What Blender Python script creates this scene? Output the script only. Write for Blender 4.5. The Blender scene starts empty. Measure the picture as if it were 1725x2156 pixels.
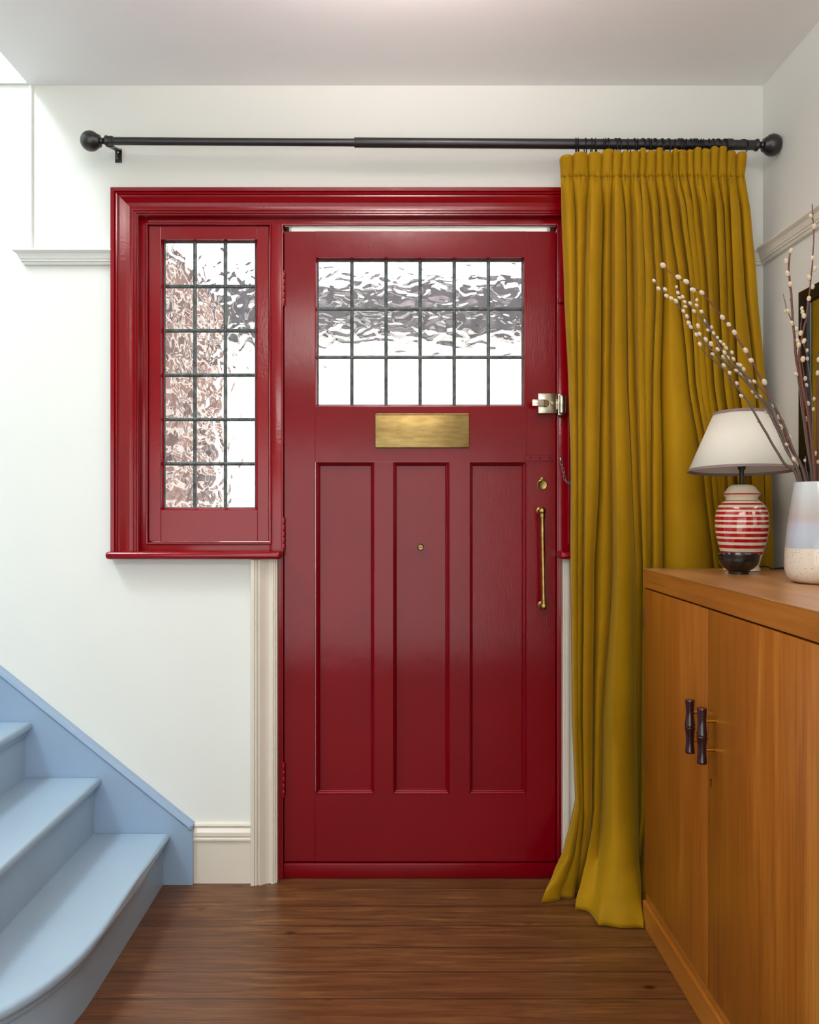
import bpy, bmesh, math, random
from mathutils import Vector, Matrix, noise

random.seed(7)
S = bpy.context.scene
COL = S.collection
PI = math.pi

# ------------------------------------------------------------------ camera
CAM_Z, CAM_D = 1.179, 2.6
cam_d = bpy.data.cameras.new('camera')
cam = bpy.data.objects.new('camera', cam_d)
COL.objects.link(cam)
cam.location = (0, -CAM_D, CAM_Z)
cam.rotation_euler = (PI / 2, 0, 0)
cam_d.sensor_fit = 'HORIZONTAL'
cam_d.sensor_width = 24.0
cam_d.lens = 24.0 * 1733.3 / 1725.0
cam_d.shift_x = 27.5 / 1725
cam_d.shift_y = -9.0 / 1725
cam_d.clip_start = 0.05
S.camera = cam

# ------------------------------------------------------------------ exposure, world, lights
S.view_settings.view_transform = 'Standard'
S.view_settings.look = 'None'
S.view_settings.exposure = 0.0
S.view_settings.gamma = 1.0
S.view_settings.use_curve_mapping = False
S.cycles.max_bounces = 12
S.cycles.diffuse_bounces = 5
S.cycles.glossy_bounces = 4
S.cycles.transmission_bounces = 8
S.cycles.sample_clamp_indirect = 6.0

W = bpy.data.worlds.new('world')
S.world = W
W.use_nodes = True
bg = W.node_tree.nodes['Background']
bg.inputs[0].default_value = (0.93, 0.95, 1.0, 1)
bg.inputs[1].default_value = 1.9


def area(name, loc, target, sx, sy, power, color):
    l = bpy.data.lights.new(name, 'AREA')
    l.shape = 'RECTANGLE'
    l.size, l.size_y, l.energy, l.color = sx, sy, power, color
    o = bpy.data.objects.new(name, l)
    COL.objects.link(o)
    o.location = loc
    o.rotation_euler = (Vector(target) - Vector(loc)).to_track_quat('-Z', 'Y').to_euler()
    return o


# daylight falling down the stairwell; the other area lights are added fills
area('stairwell_skylight', (-2.75, -1.75, 4.80), (-1.3, -0.3, 0.8), 0.8, 0.7, 106, (0.86, 0.94, 1.0))
area('hall_fill_light', (-0.6, -3.60, 1.12), (-0.6, 0, 1.9), 2.7, 2.1, 36, (0.96, 0.985, 1.0))  # added fill from behind the camera, wall has no opening there
area('hall_overhead_fill', (-0.1, -3.0, 2.45), (-0.1, -2.0, 0.9), 1.6, 0.9, 36, (1.0, 0.97, 0.90))  # added overhead fill to brighten the walls, no fitting behind it
ul = area('ceiling_glow_fill', (0.02, -1.05, 2.30), (0.02, -1.05, 3.0), 0.22, 0.22, 24.0, (1.0, 0.84, 0.83))  # added light imitating the pink bounce glow on the ceiling
ul.data.shape = 'DISK'
sun_d = bpy.data.lights.new('sun', 'SUN')
sun_d.energy, sun_d.color, sun_d.angle = 6.0, (1.0, 0.97, 0.93), math.radians(1)
sun = bpy.data.objects.new('sun', sun_d)
COL.objects.link(sun)
sun.location = (0, -8, 12)
sun.rotation_euler = Vector((0.25, 0.75, -0.62)).to_track_quat('-Z', 'Y').to_euler()

# ------------------------------------------------------------------ helpers
K = 0.0015


def at(px, py, Y=0.0):
    s = (CAM_D + Y) / CAM_D * K
    return Vector(((px - 835) * s, Y, CAM_Z + (1069 - py) * s))


def lin(r, g, b):
    return tuple(((c / 255) / 12.92 if c / 255 <= 0.04045 else ((c / 255 + 0.055) / 1.055) ** 2.4) for c in (r, g, b)) + (1,)


class MB:
    def __init__(s):
        s.bm = bmesh.new()

    def box(s, x0, x1, y0, y1, z0, z1, bev=0.0, seg=2):
        x0, x1 = min(x0, x1), max(x0, x1)
        y0, y1 = min(y0, y1), max(y0, y1)
        z0, z1 = min(z0, z1), max(z0, z1)
        M = Matrix.Translation(((x0 + x1) / 2, (y0 + y1) / 2, (z0 + z1) / 2)) @ Matrix.Diagonal((x1 - x0, y1 - y0, z1 - z0, 1))
        r = bmesh.ops.create_cube(s.bm, size=1, matrix=M)
        if bev:
            es = list({e for v in r['verts'] for e in v.link_edges})
            bmesh.ops.bevel(s.bm, geom=es, offset=bev, segments=seg, profile=0.5, affect='EDGES')
        return s

    def prism(s, pts, vec, bev=0.0, seg=3):
        vs = [s.bm.verts.new(p) for p in pts]
        f = s.bm.faces.new(vs)
        r = bmesh.ops.extrude_face_region(s.bm, geom=[f])
        nv = [g for g in r['geom'] if isinstance(g, bmesh.types.BMVert)]
        for v in nv:
            v.co += Vector(vec)
        if bev:
            allv = set(vs) | set(nv)
            es = [e for e in {e for v in allv for e in v.link_edges}
                  if (e.verts[0] in set(vs)) == (e.verts[1] in set(vs))]
            bmesh.ops.bevel(s.bm, geom=es, offset=bev, segments=seg, profile=0.5, affect='EDGES')
        return s

    def sweep(s, path, prof, n, closed=False, cap=True):
        """profile (u,v) swept along a mitred planar path; u along n x t, v along n"""
        n = Vector(n)
        path = [Vector(p) for p in path]
        N = len(path)
        rings = []
        for i, p in enumerate(path):
            a = path[i - 1] if (i > 0 or closed) else None
            b = path[(i + 1) % N] if (i < N - 1 or closed) else None
            us = []
            if a is not None: us.append(n.cross((p - a).normalized()))
            if b is not None: us.append(n.cross((b - p).normalized()))
            if len(us) == 2:
                m = (us[0] + us[1])
                m = m / m.length
                m = m / max(0.2, m.dot(us[0]))
            else:
                m = us[0]
            rings.append([s.bm.verts.new(p + m * u + n * v) for u, v in prof])
        M = len(prof)
        for i in range(N if closed else N - 1):
            A, B = rings[i], rings[(i + 1) % N]
            for j in range(M - 1):
                s.bm.faces.new((A[j], A[j + 1], B[j + 1], B[j]))
            if not closed or True:
                s.bm.faces.new((A[M - 1], A[0], B[0], B[M - 1]))
        if not closed and cap:
            s.bm.faces.new(rings[0])
            s.bm.faces.new(rings[-1][::-1])
        return s

    def lathe(s, prof, c=(0, 0, 0), axis='Z', seg=40, cap=True):
        rings = []
        c = Vector(c)
        for r, h in prof:
            ring = []
            for k in range(seg):
                a = 2 * PI * k / seg
                if axis == 'Z': v = Vector((r * math.cos(a), r * math.sin(a), h))
                elif axis == 'X': v = Vector((h, r * math.cos(a), r * math.sin(a)))
                else: v = Vector((r * math.sin(a), h, r * math.cos(a)))
                ring.append(s.bm.verts.new(c + v))
            rings.append(ring)
        for A, B in zip(rings, rings[1:]):
            for k in range(seg):
                s.bm.faces.new((A[k], A[(k + 1) % seg], B[(k + 1) % seg], B[k]))
        if cap:
            s.bm.faces.new(rings[0][::-1])
            s.bm.faces.new(rings[-1])
        return s

    def tube(s, pts, rad, seg=8, cap=True, closed=False):
        pts = [Vector(p) for p in pts]
        N = len(pts)
        rads = rad if isinstance(rad, (list, tuple)) else [rad] * N
        rings = []
        prev = None
        for i, p in enumerate(pts):
            if closed: t = pts[(i + 1) % N] - pts[i - 1]
            else: t = pts[min(i + 1, N - 1)] - pts[max(i - 1, 0)]
            t.normalize()
            if prev is None:
                up = Vector((0, 0, 1)) if abs(t.z) < 0.9 else Vector((1, 0, 0))
                u = t.cross(up).normalized()
            else:
                u = (prev - t * prev.dot(t)).normalized()
            prev = u
            w = t.cross(u)
            rings.append([s.bm.verts.new(p + (u * math.cos(2 * PI * k / seg) + w * math.sin(2 * PI * k / seg)) * rads[i]) for k in range(seg)])
        for i in range(N if closed else N - 1):
            A, B = rings[i], rings[(i + 1) % N]
            for k in range(seg):
                s.bm.faces.new((A[k], A[(k + 1) % seg], B[(k + 1) % seg], B[k]))
        if cap and not closed:
            s.bm.faces.new(rings[0][::-1])
            s.bm.faces.new(rings[-1])
        return s

    def ball(s, c, rx, ry=None, rz=None, rot=None, u=12, v=8):
        M = Matrix.Translation(c) @ (rot or Matrix.Identity(4)) @ Matrix.Diagonal((rx, ry or rx, rz or rx, 1))
        bmesh.ops.create_uvsphere(s.bm, u_segments=u, v_segments=v, radius=1, matrix=M)
        return s

    def obj(s, name, mat, parent=None, smooth=False, loc=None, angle=None):
        """link as ONE mesh object; with a parent the geometry (given in world space) is moved into the parent's space"""
        bmesh.ops.recalc_face_normals(s.bm, faces=s.bm.faces[:])
        org = Vector(loc) if loc is not None else Vector((0, 0, 0))
        if loc is not None:
            bmesh.ops.translate(s.bm, verts=s.bm.verts[:], vec=-org)
        me = bpy.data.meshes.new(name)
        s.bm.to_mesh(me)
        s.bm.free()
        me.materials.append(mat)
        if smooth:
            for p in me.polygons: p.use_smooth = True
            me.set_sharp_from_angle(angle=math.radians(angle or 40))
        o = bpy.data.objects.new(name, me)
        COL.objects.link(o)
        if parent is not None:
            o.parent = parent
            wl = parent_world(parent)
            o.location = org - wl
        else:
            o.location = org
        return o


def parent_world(p):
    v = Vector((0, 0, 0))
    while p is not None:
        v += p.location
        p = p.parent
    return v


def tag(o, label=None, cat=None, group=None, kind=None):
    if label: o['label'] = label
    if cat: o['category'] = cat
    if group: o['group'] = group
    if kind: o['kind'] = kind
    return o


def thing(name, loc, label, cat, group=None):
    o = bpy.data.objects.new(name, None)
    COL.objects.link(o)
    o.location = loc
    return tag(o, label, cat, group)


def struct(o):
    o['kind'] = 'structure'
    return o


# ------------------------------------------------------------------ materials
class Mat:
    def __init__(s, name, color=(200, 200, 200), rough=0.5, metal=0.0, **kw):
        s.m = bpy.data.materials.new(name)
        s.m.use_nodes = True
        s.n = s.m.node_tree.nodes
        s.l = s.m.node_tree.links
        s.p = s.n['Principled BSDF']
        s.p.inputs['Base Color'].default_value = lin(*color)
        s.p.inputs['Roughness'].default_value = rough
        s.p.inputs['Metallic'].default_value = metal
        for k, v in kw.items():
            s.p.inputs[k.replace('_', ' ')].default_value = v
        s.tc = None

    def coord(s, scale=(1, 1, 1), loc=(0, 0, 0)):
        if s.tc is None: s.tc = s.n.new('ShaderNodeTexCoord')
        mp = s.n.new('ShaderNodeMapping')
        mp.inputs['Scale'].default_value = scale
        mp.inputs['Location'].default_value = loc
        s.l.new(s.tc.outputs['Object'], mp.inputs[0])
        return mp.outputs[0]

    def noise(s, scale=(1, 1, 1), sc=5, det=4, rough=0.5, dist=0.0, vec=None):
        t = s.n.new('ShaderNodeTexNoise')
        s.l.new(vec if vec is not None else s.coord(scale), t.inputs['Vector'])
        t.inputs['Scale'].default_value = sc
        t.inputs['Detail'].default_value = det
        t.inputs['Roughness'].default_value = rough
        t.inputs['Distortion'].default_value = dist
        return t.outputs[0]

    def ramp(s, fac, stops, const=False):
        r = s.n.new('ShaderNodeValToRGB')
        e = r.color_ramp.elements
        while len(e) < len(stops): e.new(0.5)
        for el, (p, c) in zip(e, stops):
            el.position = p
            el.color = lin(*c) if len(c) == 3 else c
        if const: r.color_ramp.interpolation = 'CONSTANT'
        s.l.new(fac, r.inputs[0])
        return r.outputs[0]

    def mix(s, fac, a, b, mode='MIX'):
        m = s.n.new('ShaderNodeMix')
        m.data_type = 'RGBA'
        m.blend_type = mode
        for inp, v in ((m.inputs[0], fac), (m.inputs[6], a), (m.inputs[7], b)):
            if isinstance(v, bpy.types.NodeSocket): s.l.new(v, inp)
            else: inp.default_value = v
        return m.outputs[2]

    def math(s, op, a, b=0.0, c=0.0):
        m = s.n.new('ShaderNodeMath')
        m.operation = op
        for i, v in enumerate((a, b, c)):
            if isinstance(v, bpy.types.NodeSocket): s.l.new(v, m.inputs[i])
            else: m.inputs[i].default_value = v
        return m.outputs[0]

    def base(s, sock):
        s.l.new(sock, s.p.inputs['Base Color'])
        return s

    def bump(s, h, dist=0.001, strength=1.0, prev=None):
        b = s.n.new('ShaderNodeBump')
        b.inputs['Distance'].default_value = dist
        b.inputs['Strength'].default_value = strength
        s.l.new(h, b.inputs['Height'])
        if prev is not None: s.l.new(prev, b.inputs['Normal'])
        s.l.new(b.outputs[0], s.p.inputs['Normal'])
        return b.outputs[0]

    def variance(s, c1, c2, sc, scale=(1, 1, 1), lo=0.35, hi=0.65):
        return s.base(s.ramp(s.noise(scale, sc, 4), [(lo, c1), (hi, c2)]))


def wall_paint(name, c1, c2, rough=0.6):
    m = Mat(name, c1, rough)
    m.variance(c1, c2, 1.2)
    b = m.bump(m.noise((1, 1, 1), 3.0, 3), 0.006, 0.35)
    m.bump(m.noise((1, 1, 1), 260, 2), 0.0004, 0.35, b)
    return m.m


WALL = wall_paint('wall_paint', (224, 227, 221), (229, 231, 226))
CEIL = wall_paint('ceiling_paint', (240, 240, 239), (243, 243, 242), 0.45)


def gloss_paint(name, c1, c2, rough, scale=(60, 60, 4), d=0.0005, st=0.45, **kw):
    m = Mat(name, c1, rough, **kw)
    m.variance(c1, c2, 2.5)
    b = m.bump(m.noise(scale, 8, 3), d, st)
    m.bump(m.noise((1, 1, 1), 14, 3), 0.0015, 0.3, b)
    return m.m


RED = gloss_paint('red_gloss_paint', (112, 0, 12), (120, 0, 15), 0.15, Specular_IOR_Level=0.34)
REDF = gloss_paint('red_gloss_paint_frame', (124, 0, 14), (134, 1, 16), 0.17, (14, 14, 14), 0.0006, 0.35, Specular_IOR_Level=0.45)
WHITE = gloss_paint('white_gloss_paint', (228, 224, 214), (232, 229, 220), 0.3, (6, 6, 6), 0.0005, 0.3)
CREAM = gloss_paint('cream_gloss_paint', (216, 209, 195), (220, 214, 201), 0.32, (6, 6, 6), 0.0005, 0.3)
TREADM = gloss_paint('tread_paint', (152, 174, 192), (158, 180, 198), 0.30, (8, 8, 8), 0.0008, 0.35)
STRINGM = gloss_paint('string_paint', (140, 164, 190), (146, 170, 196), 0.34, (8, 8, 8), 0.0008, 0.35)

m = Mat('blackened_metal', (26, 24, 26), 0.35, 0.0, Specular_IOR_Level=0.7)
m.bump(m.noise((1, 1, 1), 90, 2), 0.0003, 0.3)
BLACK = m.m
m = Mat('ring_metal', (16, 16, 17), 0.3, 0.4)
RING = m.m

m = Mat('brass', (160, 136, 84), 0.3, 1.0)
m.variance((130, 108, 64), (150, 126, 80), 22, (1, 1, 4))
m.bump(m.noise((1, 1, 1), 60, 3), 0.0004, 0.25)
BRASS = m.m
m = Mat('aged_brass', (146, 112, 58), 0.3, 1.0)
m.variance((140, 110, 60), (184, 150, 88), 70, (1, 1, 0.6))
ABRASS = m.m
m = Mat('nickel', (176, 166, 148), 0.22, 1.0)
m.variance((160, 148, 128), (196, 188, 172), 60)
NICKEL = m.m
m = Mat('nickel_lever', (120, 98, 66), 0.25, 1.0)
LEVER = m.m
m = Mat('steel_chain', (170, 165, 158), 0.3, 1.0)
STEEL = m.m
m = Mat('lead', (70, 78, 76), 0.45, 0.6)
m.variance((58, 66, 64), (92, 100, 98), 60)
LEAD = m.m
m = Mat('dark_void', (12, 8, 6), 0.8)
DARK = m.m

# wavy leaded glass
m = Mat('wavy_glass', (250, 250, 250), 0.0, 0.0, Transmission_Weight=1.0, IOR=1.46)
b = m.bump(m.noise((1, 1, 1.5), 17, 1.2, 0.38, 0.4), 0.0095, 1.0)
m.bump(m.noise((1, 1, 1), 60, 0.5, 0.4), 0.0003, 0.5, b)
GLASS = m.m
m = Mat('crumpled_glass', (250, 250, 250), 0.0, 0.0, Transmission_Weight=1.0, IOR=1.46)
b = m.bump(m.noise((1, 1, 0.7), 27, 1.2, 0.4, 0.5), 0.0095, 1.0)
m.bump(m.noise((1, 1, 1), 70, 0.5, 0.4), 0.0004, 0.5, b)
GLASS2 = m.m

# velvet
m = Mat('mustard_velvet', (160, 120, 4), 0.72, Specular_IOR_Level=0.15)
m.base(m.ramp(m.noise((1, 1, 0.5), 5, 4, 0.6), [(0.3, (147, 110, 3)), (0.7, (166, 126, 7))]))
m.p.inputs['Sheen Weight'].default_value = 0.45
m.p.inputs['Sheen Roughness'].default_value = 0.35
m.p.inputs['Sheen Tint'].default_value = lin(232, 200, 90)
m.bump(m.noise((1, 1, 1), 900, 2), 0.0003, 0.3)
VELVET = m.m


def wood(name, scale, c0, c1, c2, sc=1.0, rough=0.35, streak=0.25):
    m = Mat(name, c1, rough, Specular_IOR_Level=0.4)
    g = m.noise(scale, 3.2 * sc, 6, 0.62, 0.5)
    fine = m.noise(tuple(a * 7 if a > 1.5 else a * 1.5 for a in scale), 4 * sc, 4, 0.6)
    blot = m.noise((1, 1, 1), 2.4, 3)
    a = m.ramp(g, [(0.30, c0), (0.52, c1), (0.72, c2)])
    a = m.mix(m.ramp(fine, [(0.42, (0, 0, 0, 1)), (0.75, (1, 1, 1, 1))]), a, lin(*[int(v * 0.68) for v in c0]))
    mixed = m.mix(streak, m.ramp(g, [(0.30, c0), (0.52, c1), (0.72, c2)]), a)
    m.base(m.mix(m.ramp(blot, [(0.4, (0, 0, 0, 1)), (0.66, (0.5, 0.5, 0.5, 1))]), mixed, lin(*[int(v * 0.86) for v in c1])))
    m.bump(fine, 0.0003, 0.3)
    return m.m


WOODV = wood('cabinet_wood_vertical', (6, 6, 0.5), (146, 80, 16), (170, 100, 28), (190, 124, 48), streak=0.5)
WOODH = wood('cabinet_wood_length', (6, 0.5, 6), (150, 84, 22), (176, 108, 36), (194, 130, 58), streak=0.4)
WOODT = wood('cabinet_wood_top', (5, 0.6, 5), (150, 100, 52), (176, 124, 72), (196, 150, 104), rough=0.3)

# floorboards
m = Mat('floorboards', (110, 66, 34), 0.3, Specular_IOR_Level=0.45)
sep = m.n.new('ShaderNodeSeparateXYZ')
m.l.new(m.coord(), sep.inputs[0])
bd = m.math('DIVIDE', m.math('ADD', sep.outputs[1], 0.0487), 0.11505)
idx = m.math('FLOOR', bd)
fr = m.math('FRACT', bd)
edge = m.math('MINIMUM', fr, m.math('SUBTRACT', 1.0, fr))
cmb = m.n.new('ShaderNodeCombineXYZ')
m.l.new(m.math('ADD', m.math('MULTIPLY', sep.outputs[0], 1.5), m.math('MULTIPLY', idx, 3.7)), cmb.inputs[0])
m.l.new(m.math('MULTIPLY', sep.outputs[1], 20.0), cmb.inputs[1])
grain = m.noise(sc=2.6, det=7, rough=0.65, dist=0.9, vec=cmb.outputs[0])
cmb2 = m.n.new('ShaderNodeCombineXYZ')
m.l.new(m.math('ADD', m.math('MULTIPLY', sep.outputs[0], 4.0), m.math('MULTIPLY', idx, 1.9)), cmb2.inputs[0])
m.l.new(m.math('MULTIPLY', sep.outputs[1], 130.0), cmb2.inputs[1])
fine = m.noise(sc=1.6, det=4, rough=0.6, vec=cmb2.outputs[0])
wn = m.n.new('ShaderNodeTexWhiteNoise')
wn.noise_dimensions = '1D'
m.l.new(idx, wn.inputs['W'])
colr = m.ramp(grain, [(0.30, (74, 40, 18)), (0.46, (98, 60, 30)), (0.56, (112, 72, 38)), (0.72, (140, 98, 56))])
colr = m.mix(m.math('MULTIPLY', wn.outputs[0], 0.6), colr, lin(96, 54, 28))
colr = m.mix(m.ramp(fine, [(0.45, (0, 0, 0, 1)), (0.8, (0.75, 0.75, 0.75, 1))]), colr, lin(64, 34, 16))
vor = m.n.new('ShaderNodeTexVoronoi')
m.l.new(m.coord((4.2, 8.7, 1), (0.3, 0.35, 0)), vor.inputs['Vector'])
vor.inputs['Scale'].default_value = 1.0
colr = m.mix(m.ramp(vor.outputs['Distance'], [(0.04, (1, 1, 1, 1)), (0.10, (0, 0, 0, 1))]), colr, lin(52, 24, 12))
blot = m.noise((1, 1.6, 1), 4.5, 3)
colr = m.mix(m.ramp(blot, [(0.45, (0, 0, 0, 1)), (0.7, (0.4, 0.4, 0.4, 1))]), colr, lin(78, 42, 24))
groove = m.ramp(edge, [(0.010, (1, 1, 1, 1)), (0.020, (0, 0, 0, 1))])
colr = m.mix(groove, colr, lin(28, 16, 10))
m.base(colr)
m.l.new(m.ramp(fine, [(0.3, (0.27, 0.27, 0.27, 1)), (0.8, (0.42, 0.42, 0.42, 1))]), m.p.inputs['Roughness'])
b = m.bump(fine, 0.0006, 0.5)
FLOOR = m.m

# ------------------------------------------------------------------ room shell
XR = at(1607, 0).x            # right wall
ZC = at(0, 180).z             # ceiling
XE = at(62, 0).x              # edge of the ceiling at the stairwell
XL, YB, ZT = -3.4, -3.72, 5.0

WX0, WX1 = at(290, 0).x, at(1479, 0).x      # upper opening in the wall
DX0, DX1 = at(575, 0).x, at(1194, 0).x      # door opening
WZ1, WZ0 = at(0, 450).z, at(0, 1172).z
b = MB()
b.box(XL, WX0, 0, 0.24, -0.1, ZT)
b.box(WX0, WX1, 0, 0.24, WZ1, ZT)
b.box(WX1, XR + 0.2, 0, 0.24, -0.1, ZT)
b.box(WX0, DX0, 0, 0.24, -0.1, WZ0)
b.box(DX1, WX1, 0, 0.24, -0.1, WZ0)
struct(b.obj('wall_back', WALL))
struct(MB().box(XR, XR + 0.2, YB, -0.0005, -0.1, 2.9).obj('wall_right', WALL))
struct(MB().box(XL - 0.2, XL, YB, -0.0005, -0.1, ZT).obj('wall_left', WALL))
struct(MB().box(XL - 0.2, XR + 0.2, YB - 0.2, YB, -0.1, 2.9).obj('wall_front', WALL))
struct(MB().box(XL, XR, YB, 0.24, -0.08, 0.0).obj('floor', FLOOR))
b = MB()
b.prism([(XE, -0.0005, ZC), (XR - 0.0005, -0.0005, ZC), (XR - 0.0005, YB, ZC), (XL, YB, ZC), (XL, -2.3, ZC), (XE, -2.3, ZC)], (0, 0, 0.25))
struct(b.obj('ceiling', CEIL))
b = MB()
b.box(XE, XE + 0.1, -2.4, -0.0005, ZC + 0.25, ZT)
b.box(XL, XE, -2.4, -2.3, ZC + 0.25, ZT)
struct(b.obj('wall_landing', WALL))
struct(MB().box(XL, XE + 0.1, -2.4, 0.24, ZT, ZT + 0.1).obj('ceiling_stairwell', CEIL))

# added window frame on the solid wall, around the fill light behind the camera
b = MB()
b.sweep([(-1.97, YB, 0.08), (-1.97, YB, 2.32), (0.77, YB, 2.32), (0.77, YB, 0.08)], [(0, 0), (0, 0.03), (0.08, 0.03), (0.08, 0)], (0, 1, 0), closed=True)
struct(b.obj('added_window_frame', WHITE))

# picture rails, corner bead, ledge in the stairwell
RAILP = [(0, 0), (0.010, 0), (0.012, 0.004), (0.012, 0.008), (0.017, 0.009), (0.017, 0.014), (0.020, 0.016), (0.022, 0.022), (0.026, 0.030), (0.034, 0.036), (0.036, 0.038), (0.036, 0.043), (0, 0.043)]
zr = 1.944
xl = at(60, 0).x
b = MB().sweep([(at(241, 0).x, 0, zr), (xl, 0, zr), (xl, 0.02, zr)], RAILP, (0, 0, 1))
struct(b.obj('trim_1', WALL))
b = MB().sweep([(XR, YB, zr), (XR, 0, zr), (at(1532, 0).x, 0, zr)], RAILP, (0, 0, 1))
struct(b.obj('trim_2', WHITE))
b = MB().lathe([(0.0065, zr + 0.042), (0.0065, ZC + 0.01)], (at(66, 0).x, -0.001, 0), seg=12)
struct(b.obj('trim_3', WALL, smooth=True))
b = MB().sweep([(XE - 0.005, 0, ZC + 0.002), (XL, 0, ZC + 0.002)], [(0, 0), (0.010, 0), (0.014, 0.012), (0.014, 0.03), (0.006, 0.034), (0, 0.034)], (0, 0, 1))
struct(b.obj('trim_4', WALL))

# baseboard between the staircase and the door
sk = [(0, 0), (0, 0.017), (0.132, 0.017), (0.134, 0.021), (0.140, 0.0215), (0.143, 0.016), (0.150, 0.019), (0.160, 0.0185), (0.170, 0.010), (0.173, 0.006), (0.176, 0.006), (0.178, 0.012), (0.184, 0.010), (0.186, 0.0)]
b = MB().sweep([(at(410, 0).x, 0, 0.0), (at(533, 0).x, 0, 0.0)], sk, (0, -1, 0))
struct(b.obj('baseboard_back', CREAM))
b = MB().sweep([(at(1236, 0).x, 0, 0.0), (XR, 0, 0.0)], sk, (0, -1, 0))
struct(b.obj('baseboard_right', CREAM))

# ------------------------------------------------------------------ red surround
ARCH = [(0, -0.01), (0, 0.012), (0.0045, 0.012), (0.0055, 0.017), (0.011, 0.017), (0.012, 0.021), (0.0175, 0.021), (0.019, 0.0145), (0.026, 0.0155), (0.036, 0.020), (0.046, 0.0265), (0.052, 0.0305),
        (0.054, 0.0305), (0.055, 0.026), (0.0585, 0.026), (0.0595, 0.031), (0.063, 0.033), (0.066, 0.031), (0.067, 0.029), (0.069, 0.0335), (0.079, 0.0345), (0.080, 0.0335), (0.080, 0.0)]
CX = at(884.5, 0).x


def mirx(x):
    return 2 * CX - x


ax0, az1 = at(293.5, 0).x, at(0, 456).z
zs = at(0, 1172).z
FY = 0.012      # face of the frame
b = MB()
b.sweep([(ax0, 0, zs), (ax0, 0, az1), (mirx(ax0), 0, az1), (mirx(ax0), 0, zs)], ARCH, (0, -1, 0))
trim = struct(b.obj('trim_5', REDF))
fx0, fx1 = at(311, 0, FY).x, at(568.5, 0, FY).x
fz1, fz0 = at(0, 473, FY).z, at(0, 1142, FY).z
dx0, dx1 = at(596.5, 0, FY).x, at(1173, 0, FY).x
dzt = at(0, 475, FY).z
b = MB()
e = 0.0015
b.box(ax0 - 0.01, fx0, FY, 0.12, zs, WZ1, e)
b.box(mirx(ax0) + 0.01, mirx(fx0), FY, 0.12, zs, WZ1, e)
b.box(fx0, mirx(fx0), FY, 0.12, fz1, WZ1, e)
b.box(fx1, dx0, FY, 0.12, 0, fz1, e)
b.box(dx1, mirx(fx1), FY, 0.12, 0, fz1, e)
b.box(fx0, fx1, FY, 0.12, zs, fz0, e)
b.box(mirx(fx0), mirx(fx1), FY, 0.12, zs, fz0, e)
# quadrant bead round each opening
bead = [(0, 0), (-0.0005, 0.003), (0.001, 0.0045), (0.004, 0.005), (0.006, 0.003), (0.006, 0)]
for fl in (0, 1):
    X0, X1 = (fx0, fx1) if not fl else (mirx(fx1), mirx(fx0))
    b.sweep([(X0, FY, fz0), (X0, FY, fz1), (X1, FY, fz1), (X1, FY, fz0)], bead, (0, -1, 0), closed=True)
b.sweep([(dx0, FY, 0.06), (dx0, FY, dzt), (dx1, FY, dzt), (dx1, FY, 0.06)], bead, (0, -1, 0))
# rebate stops behind the leaf (sides and foot)
b.box(dx0, dx0 + 0.012, 0.066, 0.12, 0.0, dzt)
b.box(dx1 - 0.012, dx1, 0.066, 0.12, 0.0, dzt)
b.obj('frame', REDF, trim, smooth=True, angle=30)
# metal draught strip under the frame head
b = MB().box(dx0 + 0.004, dx1 - 0.004, FY + 0.002, 0.118, dzt - 0.0025, dzt - 0.0002)
m = Mat('aluminium_strip', (226, 222, 216), 0.22, 0.9)
m.bump(m.noise((0.2, 1, 1), 45, 3), 0.0012, 0.5)
o = b.obj('draught_strip', m.m, trim)
# lock keep on the right jamb and little hinge leaf
b = MB()
p = at(1183, 852, -0.01)
b.box(p.x - 0.012, p.x + 0.013, FY, -0.012, p.z - 0.034, p.z + 0.034, 0.003)
b.box(p.x - 0.0095, p.x + 0.0115, -0.010, -0.024, p.z - 0.031, p.z + 0.031, 0.006, 3)
tag(b.obj('lock_keep', NICKEL, trim, smooth=True), 'nickel box keep for the night latch')
p = at(1176, 630, 0.0)
b = MB().lathe([(0.0035, p.z - 0.011), (0.0045, p.z - 0.006), (0.0045, p.z + 0.006), (0.0035, p.z + 0.011)], (p.x, 0.006, 0), seg=12)
b.box(p.x, p.x + 0.03, 0.004, FY, p.z - 0.009, p.z + 0.007, 0.001)
b.obj('strap', REDF, trim, smooth=True)

# sills
for i, fl in enumerate((0, 1)):
    x0, x1 = at(223, 0, -0.04).x, at(592, 0, -0.04).x
    if fl: x0, x1 = mirx(x1), mirx(x0)
    b = MB().box(x0, x1, 0.10, -0.052, at(0, 1178, -0.05).z, at(0, 1161.5, -0.05).z, 0.0105, 5)
    o = b.obj('sill', REDF, trim, smooth=True)

# white architraves under the sills
zt = at(0, 1177).z
wx = at(585, 0).x
AW = [(u, v) for u, v in ARCH]
struct(MB().sweep([(wx, 0, 0), (wx, 0, zt)], AW, (0, -1, 0)).obj('trim_6', CREAM))
struct(MB().sweep([(mirx(wx), 0, zt), (mirx(wx), 0, 0)], AW, (0, -1, 0)).obj('trim_7', CREAM))


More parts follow.
